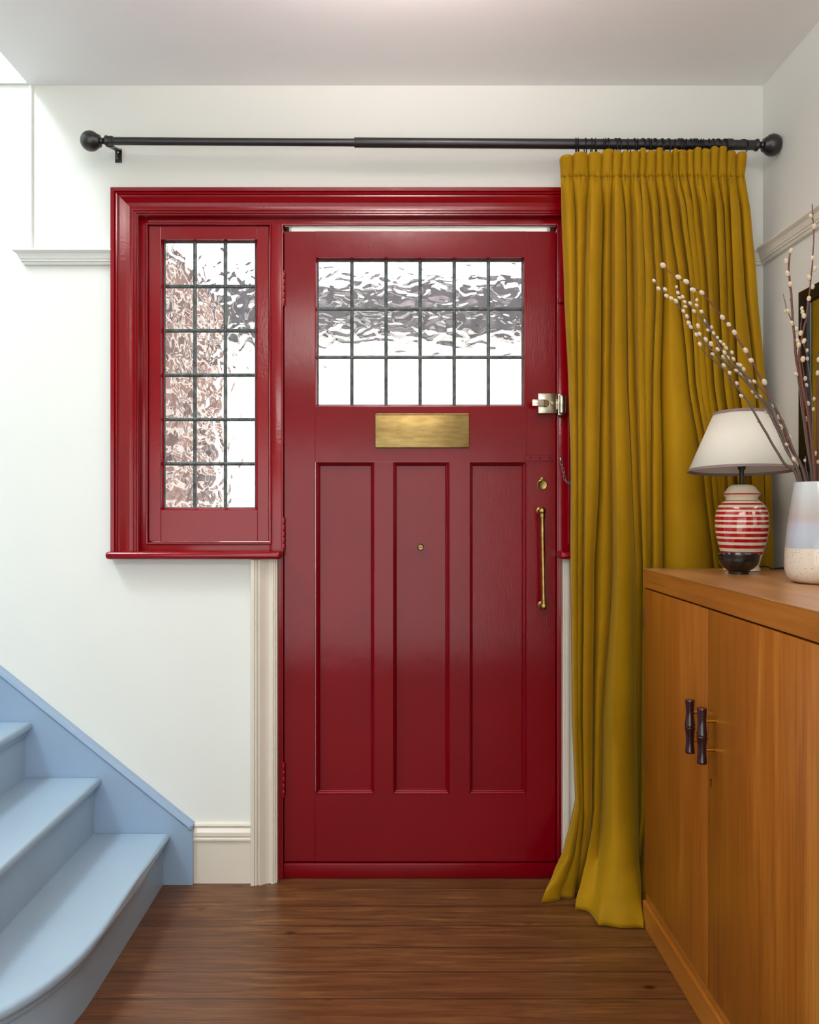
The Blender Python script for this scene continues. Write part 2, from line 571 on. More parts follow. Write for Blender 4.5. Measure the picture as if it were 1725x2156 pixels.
# ------------------------------------------------------------------ leaded glazing
def glazing(parent, x0, x1, z0, z1, nx, nz, Y, bar=0.0055, ties=True, gl=None):
    b = MB()
    for i in range(nx):
        for j in range(nz):
            a0, a1 = x0 + (x1 - x0) * i / nx, x0 + (x1 - x0) * (i + 1) / nx
            c0, c1 = z0 + (z1 - z0) * j / nz, z0 + (z1 - z0) * (j + 1) / nz
            b.box(a0 + 0.0008, a1 - 0.0008, Y, Y + 0.004, c0 + 0.0008, c1 - 0.0008)
    b.obj('glass', gl or GLASS, parent)
    b = MB()
    pr = [(-bar, 0), (-bar * 0.8, 0.0025), (-bar * 0.2, 0.004), (bar * 0.2, 0.004), (bar * 0.8, 0.0025), (bar, 0), (bar, -0.006), (-bar, -0.006)]
    for i in range(nx + 1):
        x = x0 + (x1 - x0) * i / nx
        w = 1.0 if 0 < i < nx else 0.6
        b.sweep([(x, Y, z0), (x, Y, z1)], [(u * w, v) for u, v in pr], (0, -1, 0))
    for j in range(nz + 1):
        z = z0 + (z1 - z0) * j / nz
        w = 1.0 if 0 < j < nz else 0.6
        b.sweep([(x0, Y, z), (x1, Y, z)], [(u * w, v) for u, v in pr], (0, -1, 0))
    if ties:
        for i in range(1, nx):
            for j in range(1, nz):
                b.lathe([(0.0075, -0.0), (0.007, 0.0032), (0.004, 0.0055), (0.0005, 0.006)][::-1], (x0 + (x1 - x0) * i / nx, Y, z0 + (z1 - z0) * j / nz), 'Y', 12, cap=False)
                for v in b.bm.verts[-48:]: v.co.y = 2 * Y - v.co.y
    b.obj('leading', LEAD, parent, smooth=True)


# ------------------------------------------------------------------ casement window(s)
CY = 0.019


def casement(name, flip):
    f = (lambda x: mirx(x)) if flip else (lambda x: x)

    def X(px, Y=CY): return f(at(px, 0, Y).x)

    def Z(py, Y=CY): return at(0, py, Y).z
    b = MB()
    b.box(X(313), X(339), CY, 0.06, Z(1140), Z(475), 0.002)
    b.box(X(542), X(566.5), CY, 0.06, Z(1140), Z(475), 0.002)
    b.box(X(339), X(542), CY, 0.06, Z(504), Z(475), 0.0008)
    b.box(X(339), X(542), CY, 0.06, Z(1140), Z(1074), 0.0008)
    root = struct(b.obj(name, REDF, loc=(X(440), CY, Z(1140))))
    xa, xb = sorted((X(346, 0.04), X(538.5, 0.04)))
    z0, z1 = Z(1070, 0.04), Z(509, 0.04)
    gb = [(0, 0.0), (0, 0.004), (0.004, 0.010), (0.005, 0.016), (0.009, 0.020), (0.012, 0.022), (0.016, 0.022), (0.016, 0)]
    b = MB().sweep([(xa, 0.042, z0), (xa, 0.042, z1), (xb, 0.042, z1), (xb, 0.042, z0)], gb, (0, -1, 0), closed=True)
    b.obj('glazing_bead', REDF, root)
    glazing(root, xa, xb, z0, z1, 3, 6, 0.042, gl=GLASS2)
    return root


casement('window_1', False)
casement('window_2', True)

# ------------------------------------------------------------------ door
DY = 0.020


def DXp(px, Y=DY): return at(px, 0, Y).x


def DZp(py, Y=DY): return at(0, py, Y).z


b = MB()
L, R_ = 598.5, 1170.5
e = 0.0012
yb = DY + 0.044
b.box(DXp(L), DXp(664), DY, yb, DZp(1814), DZp(487), e)
b.box(DXp(1109), DXp(R_), DY, yb, DZp(1814), DZp(487), e)
b.box(DXp(664), DXp(1109), DY, yb, DZp(542), DZp(487), 0.0004)
b.box(DXp(664), DXp(1109), DY, yb, DZp(972), DZp(856), 0.0004)
b.box(DXp(664), DXp(1109), DY, yb, DZp(1814), DZp(1673), 0.0004)
b.box(DXp(1104), DXp(1109), DY, yb, DZp(856), DZp(542))
b.box(DXp(789), DXp(827), DY, yb, DZp(1673), DZp(972), 0.0004)
b.box(DXp(947), DXp(988), DY, yb, DZp(1673), DZp(972), 0.0004)
door = struct(b.obj('door_1', RED, loc=(DXp(L), DY, 0.05)))
for (a, c) in ((665, 789), (827, 947), (988, 1109)):
    b = MB()
    b.box(DXp(a), DXp(c), DY + 0.018, DY + 0.032, DZp(1673), DZp(972))
    mp = [(0.0, -0.018), (0.0, 0.0004), (-0.0018, 0.0006), (-0.0045, -0.004), (-0.0060, -0.0045), (-0.0085, -0.0095), (-0.0100, -0.0100), (-0.0125, -0.0145), (-0.0130, -0.018)]
    b.sweep([(DXp(a), DY, DZp(1673)), (DXp(a), DY, DZp(972)), (DXp(c), DY, DZp(972)), (DXp(c), DY, DZp(1673))], mp, (0, -1, 0), closed=True)
    b.obj('panel', RED, door)
gx0, gx1, gz0, gz1 = DXp(669, 0.04), DXp(1101, 0.04), DZp(853.5, 0.04), DZp(548, 0.04)
gb = [(0, 0.0), (0, 0.006), (0.003, 0.012), (0.004, 0.018), (0.0075, 0.019), (0.0085, 0.019), (0.0085, 0)]
b = MB().sweep([(gx0, 0.040, gz0), (gx0, 0.040, gz1), (gx1, 0.040, gz1), (gx1, 0.040, gz0)], gb, (0, -1, 0), closed=True)
b.obj('glazing_bead', REDF, door)
glazing(door, gx0, gx1, gz0, gz1, 6, 3, 0.044, ties=False)
# threshold board below the leaf
b = MB().box(dx0 + 0.0, dx1, 0.016, 0.10, 0.0, DZp(1817), 0.003)
struct(b.obj('trim_8', RED, smooth=True))

# letter plate
b = MB()
x0, x1, z0, z1 = DXp(790, 0.012), DXp(988.5, 0.012), DZp(943, 0.012), DZp(871.5, 0.012)
b.box(x0, x1, 0.012, DY + 0.002, z0, z1, 0.002, 3)
lp = tag(b.obj('letter_plate', BRASS, door, smooth=True), 'plain brass letter plate flap')
b = MB().lathe([(0.003, x0 + 0.003), (0.003, x1 - 0.003)], (0, 0.013, z1 - 0.001), 'X', 10)
b.obj('hinge_pin', BRASS, lp, smooth=True)
# knob in the middle panel
p = at(886, 1152, 0.03)
b = MB().lathe([(0.0105, 0.034), (0.0105, 0.028), (0.009, 0.0265), (0.0085, 0.018), (0.0095, 0.015), (0.0075, 0.0125), (0.0005, 0.012)], (p.x, 0, p.z), 'Y', 24)
kb = tag(b.obj('spyhole', BRASS, door, smooth=True), 'small round slotted brass spyhole')
b = MB().box(p.x - 0.007, p.x + 0.007, 0.0116, 0.0135, p.z - 0.0005, p.z + 0.0008)
b.obj('slot', DARK, kb)
# night latch
p = at(1152, 849, 0.0)
b = MB().box(DXp(1133, 0), DXp(1172, 0), -0.004, DY, at(0, 871, 0).z, at(0, 828, 0).z, 0.0022, 3)
b.box(DXp(1170, 0), DXp(1177, 0), 0.0, 0.016, at(0, 862, 0).z, at(0, 840, 0).z, 0.001)
lk = tag(b.obj('night_latch', NICKEL, door, smooth=True), 'nickel night latch')
p = at(1149, 849, -0.01)
b = MB().lathe([(0.0115, 0.0), (0.0115, -0.010), (0.0105, -0.012), (0.0005, -0.0125)], (p.x, 0, p.z), 'Y', 24)
b.obj('turn_knob', LEVER, lk, smooth=True)
b = MB().box(DXp(1121, -0.02), DXp(1148, -0.02), -0.012, -0.020, p.z - 0.0105, p.z + 0.011, 0.002, 2)
b.obj('lever', NICKEL, lk, smooth=True)
p2 = at(1163, 849, -0.004)
b = MB().lathe([(0.0062, 0.0), (0.0062, -0.007), (0.005, -0.009), (0.0005, -0.0092)], (p2.x, 0, p2.z), 'Y', 20)
b.obj('snib_button', NICKEL, lk, smooth=True)
# rounded strap with three screw holes
z = DZp(964.5)
xa, xb = DXp(1103), DXp(1170)
r = 0.0092
pts = [(xb, DY, z - r), (xb, DY, z + r)] + [(xa + r - r * math.sin(t), DY, z + r * math.cos(t)) for t in [i * PI / 10 for i in range(11)]]
b = MB().prism(pts, (0, -0.0035, 0), 0.0008, 1)
st = b.obj('strap_plate', RED, door, smooth=True)
for px in (1117, 1137.5, 1157.5):
    x = DXp(px)
    MB().lathe([(0.0036, DY), (0.0036, DY - 0.0040), (0.001, DY - 0.0041)], (x, 0, z), 'Y', 14).obj('screw', DARK, st)
# key escutcheon
p = at(1142, 1020.5, DY)
b = MB().lathe([(0.0165, DY), (0.0165, DY - 0.0022), (0.0145, DY - 0.0032), (0.013, DY - 0.0024), (0.0005, DY - 0.0022)], (p.x, 0, p.z), 'Y', 32)
b.lathe([(0.0058, DY), (0.0058, DY - 0.0026), (0.0048, DY - 0.0032), (0.0008, DY - 0.0028)], (p.x, 0, p.z + 0.0185), 'Y', 18)
tag(b.obj('key_cover', BRASS, door, smooth=True), 'round brass keyhole cover')
# long pull handle
b = MB()
pt, pb = at(1142, 1076, -0.028), at(1145.5, 1277, -0.028)
for q in (pt, pb):
    b.ball(q, 0.0122, u=20, v=12)
    b.lathe([(0.0115, DY), (0.0115, DY - 0.004), (0.007, DY - 0.007), (0.006, -0.024)], (q.x, 0, q.z), 'Y', 20)
    d = (pb - pt).normalized() * (1 if q is pt else -1)
    b.tube([q + d * 0.008, q + d * 0.020, q + d * 0.021, q + d * 0.026], [0.0098, 0.0098, 0.0085, 0.0082], 16)
b.tube([pt, pb], 0.0074, 16)
tag(b.obj('pull_handle', ABRASS, door, smooth=True), 'long aged brass pull handle with ball ends')
# hinges on the left edge
for (ya, yc) in ((573, 641), (1092, 1158), (1608, 1676)):
    z1, z0 = at(0, ya, 0.01).z, at(0, yc, 0.01).z
    x = at(597.5, 0, 0.012).x
    b = MB()
    n = 5
    for k in range(n):
        a, c = z0 + (z1 - z0) * k / n, z0 + (z1 - z0) * (k + 1) / n
        b.lathe([(0.0045, a + 0.0006), (0.005, a + 0.0014), (0.005, c - 0.0014), (0.0045, c - 0.0006)], (x, 0.012, 0), seg=14)
    b.ball((x, 0.012, z0 - 0.002), 0.004)
    b.ball((x, 0.012, z1 + 0.002), 0.004)
    b.obj('hinge', REDF, door, smooth=True)

# ------------------------------------------------------------------ door chain on the right jamb
q = at(1182, 966, 0.0)
ch = thing('door_chain', q, 'short steel door chain hanging from the red frame beside the curtain edge', 'chain')
b = MB().ball((q.x, 0.006, q.z), 0.006, u=14, v=8)
b.tube([(q.x, 0.004, q.z), (q.x, -0.008, q.z - 0.003)], 0.002, 8)
b.obj('eyelet', STEEL, ch, smooth=True)
cp = [(1182, 970), (1183, 978), (1185.5, 986), (1187, 994), (1188, 1002), (1190, 1010), (1194, 1016), (1200, 1017), (1205, 1012), (1209, 1005), (1212, 997)]
for k, (a, c) in enumerate(zip(cp, cp[1:])):
    A, B_ = at(*a, -0.010), at(*c, -0.010)
    d = B_ - A
    mid = (A + B_) / 2
    h = d.length / 2 + 0.0026
    d.normalize()
    sd = d.cross(Vector((0, -1, 0))).normalized()
    if k % 2: sd = (Vector((0, -1, 0)) * 0.8 + sd * 0.6).normalized()
    w = 0.0034
    pts = [mid + d * (math.cos(t) * w * 0.9 + (h - w) * (1 if math.cos(t) > 0 else -1)) + sd * math.sin(t) * w for t in [2 * PI * i / 16 + 0.01 for i in range(16)]]
    MB().tube(pts, 0.0010, 6, closed=True).obj('chain_link', STEEL, ch, smooth=True)

# ------------------------------------------------------------------ staircase
st_x = [at(363, 0).x, at(220, 0).x, at(76, 0).x]
going = (st_x[0] - st_x[2]) / 2
rise = 0.1738
z1 = 0.163
stair = thing('staircase', (st_x[0], -0.03, 0), 'pale blue painted wooden staircase rising to the left with a curved bottom step', 'staircase')
YW = -0.026
SW = -0.92


def curve_outline(off):
    """bottom step seen from above: straight front, then the bullnose sweep to the left"""
    x = st_x[0] - off
    cx, cy, rx, ry = x - 0.38, -0.62, 0.38, 0.46 - off
    pts = [(x, YW), (x, -0.35)]
    for i in range(15):
        t = PI / 2 * i / 14
        pts.append((cx + rx * math.cos(t) ** 0.9, cy - ry * math.sin(t) ** 0.95))
    pts += [(cx - 0.35, cy - ry), (cx - 0.35, YW)]
    return pts


for k in range(9):
    zt_ = z1 + rise * k
    xn = st_x[0] - going * k
    if k == 0:
        b = MB().prism([(x, y, zt_ - 0.027) for x, y in curve_outline(0)], (0, 0, 0.027), 0.0115, 4)
        b.obj('tread', TREADM, stair, smooth=True)
        b = MB().prism([(x, y, zt_ - 0.043) for x, y in curve_outline(0.012)], (0, 0, 0.0165), 0.004, 2)
        b.prism([(x, y, zt_ - 0.027) for x, y in curve_outline(0.0115)], (0, 0, -0.004))
        b.obj('scotia', TREADM, stair, smooth=True)
        b = MB().prism([(x, y, 0.0) for x, y in curve_outline(0.022)], (0, 0, zt_ - 0.03))
        b.obj('riser', TREADM, stair, smooth=True)
    else:
        if xn - going < XL + 0.3: break
        b = MB().prism([(xn, YW, zt_ - 0.027), (xn, SW, zt_ - 0.027), (xn - going - 0.03, SW, zt_ - 0.027), (xn - going - 0.03, YW, zt_ - 0.027)], (0, 0, 0.027), 0.0115, 4)
        b.obj('tread', TREADM, stair, smooth=True)
        MB().box(xn - 0.03, xn - 0.012, YW, SW, zt_ - 0.042, zt_ - 0.026, 0.004).obj('scotia', TREADM, stair, smooth=True)
        MB().box(xn - 0.04, xn - 0.022, YW, SW, zt_ - rise - 0.01, zt_ - 0.026).obj('riser', TREADM, stair)
# wall string
p0, p1 = at(408, 1858, -0.015), at(408, 1734, -0.015)
sl = rise / going
xe = XL + 0.02
ze = p1.z + (p1.x - xe) * sl
b = MB().prism([(p0.x, 0, 0), (p1.x, 0, p1.z - 0.016), (xe, 0, ze - 0.016), (xe, 0, ze - 0.5), (p0.x - 0.4, 0, 0)], (0, -0.026, 0))
bmesh.ops.translate(b.bm, verts=b.bm.verts[:], vec=(0, -0.0006, 0))
stg = b.obj('wall_string', STRINGM, stair)
prf = [(-0.018, 0), (-0.018, 0.027), (-0.012, 0.031), (-0.004, 0.029), (0.0, 0.022), (0.0, 0)]
b = MB().sweep([(xe, -0.001, ze), (p1.x, -0.001, p1.z), (p1.x, -0.001, p1.z - 0.012)], prf, (0, -1, 0))
b.obj('string_bead', STRINGM, stg)

# ------------------------------------------------------------------ curtain pole
RY = -0.11
pl_, pr_ = at(236, 297, RY), at(1590, 305.5, RY)
rod = thing('curtain_pole', pl_, 'black metal curtain pole with ball ends above the red door', 'curtain pole')
pm = pl_.lerp(pr_, (747 - 236) / (1590 - 236))
MB().tube([pl_ - Vector((0.012, 0, 0)), pm], 0.0115, 24).obj('pole_inner_section', BLACK, rod, smooth=True)
MB().tube([pm - Vector((0.001, 0, 0)), pm + Vector((0.001, 0, 0)), pr_], [0.0142, 0.0148, 0.0148], 24).obj('pole_outer_section', BLACK, rod, smooth=True)
fin = [(0.0148, 0.0), (0.0165, -0.004), (0.0165, -0.008), (0.011, -0.012), (0.0085, -0.018), (0.0105, -0.023), (0.018, -0.026), (0.0185, -0.029), (0.0205, -0.031), (0.021, -0.034)]
rb = 0.030
for k in range(1, 15):
    t = 0.25 * PI + (0.75 * PI - 0.02) * k / 14
    fin.append((rb * math.sin(t), -0.034 - rb * math.cos(0.25 * PI) + rb * math.cos(t)))
for (q, sg) in ((pl_ - Vector((0.010, 0, 0)), 1), (pr_, -1)):
    MB().lathe([(r * (1.0 if sg == 1 else 1.08), h * sg * (1 if sg == 1 else 0.95)) for r, h in fin], q, 'X', 32).obj('finial', BLACK, rod, smooth=True)
for (px, wx_, sgn) in ((231, 250, 1), (1534, 1530, 1)):
    tt = (px - 236) / (1590 - 236)
    c = pl_.lerp(pr_, tt)
    w0 = at(wx_, 0).x
    b = MB()
    rr = 0.0150 if px < 700 else 0.0180
    b.lathe([(rr - 0.002, -0.011), (rr, -0.010), (rr, 0.010), (rr - 0.002, 0.011)], c, 'X', 28)
    z0, z1_ = at(0, 343).z, at(0, 314).z
    if px > 700: z0, z1_ = c.z - 0.06, c.z - 0.02
    b.box(w0 - 0.0105, w0 + 0.0105, 0, -0.004, z0, z1_, 0.0008)
    b.prism([(w0 - 0.0105, -0.0005, z1_ - 0.002), (w0 + 0.0105, -0.0005, z1_ - 0.002), (c.x + 0.009, RY + 0.004, c.z - rr + 0.003), (c.x - 0.009, RY + 0.004, c.z - rr + 0.003)], (0, -0.001, -0.0045))
    br = b.obj('bracket', BLACK, rod, smooth=True, angle=35)
    for dz in (0.012, 0.033):
        MB().lathe([(0.0042, 0.0), (0.0042, -0.0055), (0.002, -0.0072), (0.0003, -0.0074)], (w0, 0, z0 + dz), 'Y', 14).obj('screw', STEEL if dz > 0.02 else BLACK, br, smooth=True)

# ------------------------------------------------------------------ curtain rings
RP = [105, 120, 168, 208, 238, 292, 304, 318, 360, 382, 450, 488, 515, 540, 580, 608, 622, 670, 682, 716, 768, 785, 800, 842, 866, 884, 902, 938, 955, 990, 1010, 1040, 1085, 1205]
ORD = 'first second third fourth fifth sixth seventh eighth ninth tenth eleventh twelfth thirteenth fourteenth fifteenth sixteenth seventeenth eighteenth nineteenth twentieth'.split()
ORD += ['twenty-' + w for w in ORD[:9]] + ['thirtieth'] + ['thirty-' + w for w in ORD[:9]]
ring_me = ring_eye = None
for i, rp in enumerate(RP):
    px = 1180 + rp / 3.165
    c = pl_.lerp(pr_, (px - 236) / (1590 - 236)) + Vector((0, 0, -0.0080))
    last = i == len(RP) - 1
    lab = ('leftmost black curtain ring on the pole' if i == 0 else 'rightmost black curtain ring, alone on the pole beyond the right bracket' if last else
           'black curtain ring on the pole, %s from the left' % ORD[i])
    if ring_me is None:
        b = MB().tube([(0, 0.0238 * math.cos(t), 0.0238 * math.sin(t)) for t in [2 * PI * k / 36 for k in range(36)]], 0.0017, 8, closed=True)
        o = b.obj('curtain_ring', RING, smooth=True)
        b = MB().tube([(0.0045 * math.cos(t), 0, -0.0294 + 0.0045 * math.sin(t)) for t in [2 * PI * k / 16 for k in range(16)]], 0.0009, 6, closed=True)
        ey = b.obj('eyelet', RING, o, smooth=True)
        ring_me, ring_eye = o, ey
    else:
        o = ring_me.copy()
        COL.objects.link(o)
        ey = ring_eye.copy()
        COL.objects.link(ey)
        ey.parent = o
    o.location = c
    o.rotation_euler = (0, random.uniform(-0.05, 0.05), random.choice([-1, 1]) * random.uniform(0.05, 0.38) if not last else 0.75)
    tag(o, lab, 'curtain ring', 'curtain rings on the black pole')

# ------------------------------------------------------------------ curtain
VT = {
    322: [1180, 1206, 1238, 1268, 1290, 1310, 1327, 1347, 1360, 1380, 1395, 1415, 1427, 1445, 1458, 1475, 1495, 1512, 1530, 1550, 1573],
    376: [1183, 1207, 1240, 1268, 1290, 1310, 1328, 1347, 1361, 1381, 1396, 1416, 1430, 1447, 1460, 1477, 1496, 1512, 1531, 1551, 1570],
    450: [1184, 1208, 1233, 1265, 1288, 1311, 1330, 1349, 1367, 1383, 1405, 1427, 1441, 1456, 1468, 1485, 1503, 1518, 1535, 1552, 1578],
    600: [1190, 1210, 1229, 1260, 1287, 1313, 1332, 1353, 1376, 1390, 1424, 1445, 1458, 1470, 1483, 1497, 1510, 1523, 1540, 1558, 1590],
    800: [1199, 1211, 1228, 1260, 1284, 1314, 1336, 1354, 1369, 1384, 1446, 1458, 1470, 1484, 1497, 1509, 1520, 1532, 1546, 1578, 1607],
    1000: [1203, 1211, 1226, 1256, 1285, 1322, 1342, 1356, 1364, 1387, 1479, 1492, 1503, 1515, 1525, 1536, 1547, 1560, 1575, 1597, 1619],
    1200: [1203, 1212, 1224, 1243, 1286, 1328, 1350, 1358, 1364, 1389, 1501, 1515, 1525, 1535, 1545, 1555, 1565, 1578, 1590, 1605, 1623],
    1500: [1207, 1214, 1222, 1240, 1265, 1330, 1348, 1358, 1368, 1400, 1490, 1510, 1525, 1535, 1545, 1555, 1565, 1578, 1590, 1605, 1624],
    1690: [1213, 1219, 1227, 1237, 1261, 1336, 1347, 1358, 1368, 1400, 1490, 1510, 1525, 1535, 1545, 1555, 1565, 1578, 1590, 1605, 1624],
}
NV = 21
keys = sorted(VT)
YM = -0.115


def amp(py, i):
    """front depth of fold i"""
    w = 1.0
    if py <= 376: a = 0.030 - 0.012 * (py - 322) / 54
    elif py <= 450: a = 0.018 + 0.048 * (py - 376) / 74
    else: a = 0.066 + 0.016 * min(1, (py - 450) / 500)
    if py > 376: a *= (1.0, 0.8, 1.15, 0.85, 1.1, 0.9, 1.1)[i % 7]
    if i in (0,): a *= 0.8
    if py > 900 and i in (4,): a += 0.05 * min(1, (py - 900) / 600)
    if py > 900 and i in (0, 1, 2, 3): a += 0.018 * min(1, (py - 900) / 600)
    return a


levels = []      # (z, [V (x,y)], [R (x,y)])
for py in keys:
    Vs, Rs = [], []
    z = at(0, py, YM).z
    back = -0.070 if py < 900 else -0.082
    for i in range(NV):
        yv = back + (0.004 if i % 2 else -0.004)
        if py <= 376: yv = -0.134 if py < 350 else -0.122
        if py > 376 and i in (3, 5, 9, 13, 16): yv += 0.012
        Vs.append((at(VT[py][i], 0, yv - 0.01).x, yv))
    for i in range(NV - 1):
        yr = Vs[i][1] - amp(py, i)
        m_ = 0.5 + 0.16 * math.sin(i * 2.3 + 1)
        px = VT[py][i] * (1 - m_) + VT[py][i + 1] * m_
        Rs.append((at(px, 0, yr).x, yr))
    levels.append((z, Vs, Rs))


def fl(px, py):
    s = (py - 1069) / 786
    return ((px - 835) * K / s, -CAM_D * (1 - 1 / s))


hV = {0: fl(1141, 1901), 1: fl(1176, 1893), 2: fl(1206, 1882), 3: fl(1228, 1892), 4: fl(1262, 1952), 5: (0.690, -0.296), 6: (0.688, -0.215), 7: (0.70, -0.12)}
hR = {0: fl(1158, 1899), 1: fl(1192, 1891), 2: fl(1219, 1876), 3: fl(1208, 1914), 4: fl(1318, 1955), 5: (0.685, -0.255), 6: (0.692, -0.16)}
zb, Vb, Rb = levels[-1]


def mixp(a, b_, f):
    return (a[0] * (1 - f) + b_[0] * f, a[1] * (1 - f) + b_[1] * f)


HV = [hV.get(i, (Vb[i][0], -0.10)) for i in range(NV)]
HR = [hR.get(i, (Rb[i][0], -0.18)) for i in range(NV - 1)]
for z, f in ((0.24, 0.10), (0.15, 0.34), (0.075, 0.68), (0.025, 0.94), (0.002, 1.0)):
    levels.append((z, [mixp(Vb[i], HV[i], f) for i in range(NV)], [mixp(Rb[i], HR[i], f) for i in range(NV - 1)]))


def catmull(p0, p1, p2, p3, t):
    return 0.5 * ((2 * p1) + (-p0 + p2) * t + (2 * p0 - 5 * p1 + 4 * p2 - p3) * t * t + (-p0 + 3 * p1 - 3 * p2 + p3) * t ** 3)


def row_at(zq):
    """interpolated V and R points at height zq"""
    zsq = [l[0] for l in levels]
    k = 0
    while k < len(levels) - 2 and zq < zsq[k + 1]: k += 1
    t = (zsq[k] - zq) / (zsq[k] - zsq[k + 1])
    t = max(0, min(1, t))
    t2 = t * t * (3 - 2 * t) * 0.35 + t * 0.65
    A, B_ = levels[k], levels[k + 1]
    return ([mixp(a, c, t2) for a, c in zip(A[1], B_[1])], [mixp(a, c, t2) for a, c in zip(A[2], B_[2])])


SUB = 7


def curtain_row(zq):
    Vs, Rs = row_at(zq)
    pts = []
    for i in range(NV - 1):
        v0, r_, v1 = Vs[i], Rs[i], Vs[i + 1]
        for k in range(SUB * 2):
            t = k / (SUB * 2)
            # rounded fold: V -> R -> V
            if t < 0.5: a, c, u = v0, r_, t * 2
            else: a, c, u = r_, v1, t * 2 - 1
            if t < 0.5:
                fy = math.sin(u * PI / 2) ** 0.65
                fx = 1 - math.cos(u * PI / 2)
                fx = 0.95 * fx + 0.05 * u
            else:
                fy = 1 - math.cos(u * PI / 2) ** 0.65
                fx = math.sin(u * PI / 2)
                fx = 0.95 * fx + 0.05 * u
            pts.append((a[0] + (c[0] - a[0]) * fx, a[1] + (c[1] - a[1]) * fy))
    pts.append(Vs[-1])
    return pts


cur = thing('curtain', (1.0 * pr_.x - 0.25, RY, 2.24), 'floor-length mustard velvet curtain drawn to the right of the red door', 'curtain')
ztop = [331, 329, 325, 324, 318, 321, 322, 322, 316, 321, 316, 323, 318, 320, 320, 316, 319, 314, 313, 322, 324]


def fabric(name, zs_, top):
    b = MB()
    rows = []
    for rI, zq in enumerate(zs_):
        pts = curtain_row(zq)
        row = []
        for k, (x, y) in enumerate(pts):
            zz = zq
            if top:
                i = min(k // (2 * SUB), NV - 2)
                zt2 = at(0, ztop[i + 1] + 9 + 4 * abs((k % (2 * SUB)) / SUB - 1) ** 3, YM).z
                z0_, z1q = zs_[-1], zs_[0]
                fk = (zq - z0_) / (z1q - z0_)
                zz = z0_ + (zt2 - z0_) * fk
            x += 0.0022 * noise.noise(Vector((x * 14, zz * 2.2, 3.1)))
            y += 0.0045 * math.sin(x * 520 + 3 * math.sin(x * 90)) * math.exp(-((zz - zh) / 0.014) ** 2)
            y -= 0.020 * noise.noise(Vector((x * 16, zz * 5.0, 1.7))) * math.exp(-zz / 0.16)
            x += 0.008 * noise.noise(Vector((x * 9, zz * 14.0, 4.7))) * math.exp(-zz / 0.12)
            y += 0.006 * noise.noise(Vector((x * 11, zz * 1.7, 9.7)))
            row.append(b.bm.verts.new((x, y, max(zz, 0.002))))
        rows.append(row)
    for A, B_ in zip(rows, rows[1:]):
        for k in range(len(A) - 1):
            b.bm.faces.new((A[k], A[k + 1], B_[k + 1], B_[k]))
    o = b.obj(name, VELVET, cur, smooth=True, angle=80)
    sd = o.modifiers.new('thickness', 'SOLIDIFY')
    sd.thickness = 0.0022
    sd.offset = 0
    return o


zh = at(0, 378, YM).z
za = at(0, 322, YM).z
fabric('heading', [za + (zh - za) * k / 8 for k in range(9)], True)
body = []
z = zh
while z > 0.35:
    body.append(z)
    z -= 0.028
while z > 0.002:
    body.append(z)
    z -= 0.012
body.append(0.002)
fabric('drape', body, False)

# ------------------------------------------------------------------ sideboard
CF, CT = 0.701, 1.006
CYB = -0.2694
cab = thing('sideboard', (0.9, -1.3, 0), 'honey brown wooden sideboard against the right wall with bamboo-shaped handles', 'sideboard')
YE = -2.25
XB = XR - 0.008
MB().box(CF + 0.020, XB, CYB, YE, 0.088, 0.952).obj('body', Mat('cabinet_carcase', (70, 38, 14), 0.6).m, cab)
MB().box(CF + 0.002, CF + 0.02, CYB, CYB - 0.001, 0.092, 0.952).obj('edge_lipping', WOODV, cab)
b = MB().box(CF - 0.001, XB, CYB, YE, 0.9545, CT, 0.0015)
b.obj('top_edge', WOODH, cab)
MB().box(CF - 0.0015, XB, CYB + 0.0006, YE, CT - 0.0015, CT + 0.0012, 0.0006).obj('top', WOODT, cab)
b = MB().box(CF - 0.004, CF + 0.03, CYB, YE, 0.0, 0.070, 0.002)
b.box(CF + 0.004, CF + 0.03, CYB, YE, 0.070, 0.090, 0.004)
b.box(CF + 0.03, XB, CYB, CYB - 0.02, 0.0, 0.088)
b.box(CF + 0.03, XB, YE, YE + 0.02, 0.0, 0.088)
b.obj('plinth', WOODH, cab)
ys = [CYB, -0.7463, -1.243, -1.74, YE]


def bamboo(name_parent, Y, zc, L_):
    x = 0.672
    prof = []
    half = L_ / 2
    for t, r in ((-1, 0.0003), (-1, 0.0104), (-0.985, 0.0109), (-0.93, 0.0105), (-0.6, 0.0090), (-0.35, 0.0093), (-0.15, 0.0106), (-0.07, 0.0118), (-0.04, 0.0118), (-0.02, 0.0104), (0.02, 0.0104), (0.04, 0.0118), (0.08, 0.0117),
                 (0.16, 0.0105), (0.4, 0.0092), (0.62, 0.0090), (0.93, 0.0105), (0.985, 0.0108), (1, 0.0102), (1, 0.0003)):
        prof.append((r, zc + t * half))
    h = MB().lathe(prof, (x, Y, 0), 'Z', 28).obj('handle', BURG, name_parent, smooth=True)
    for s_ in (-0.52, 0.52):
        MB().lathe([(0.0036, x + 0.005), (0.0036, CF)], (0, Y, zc + s_ * half), 'X', 14).obj('post', ABRASS2, h, smooth=True)
    return h


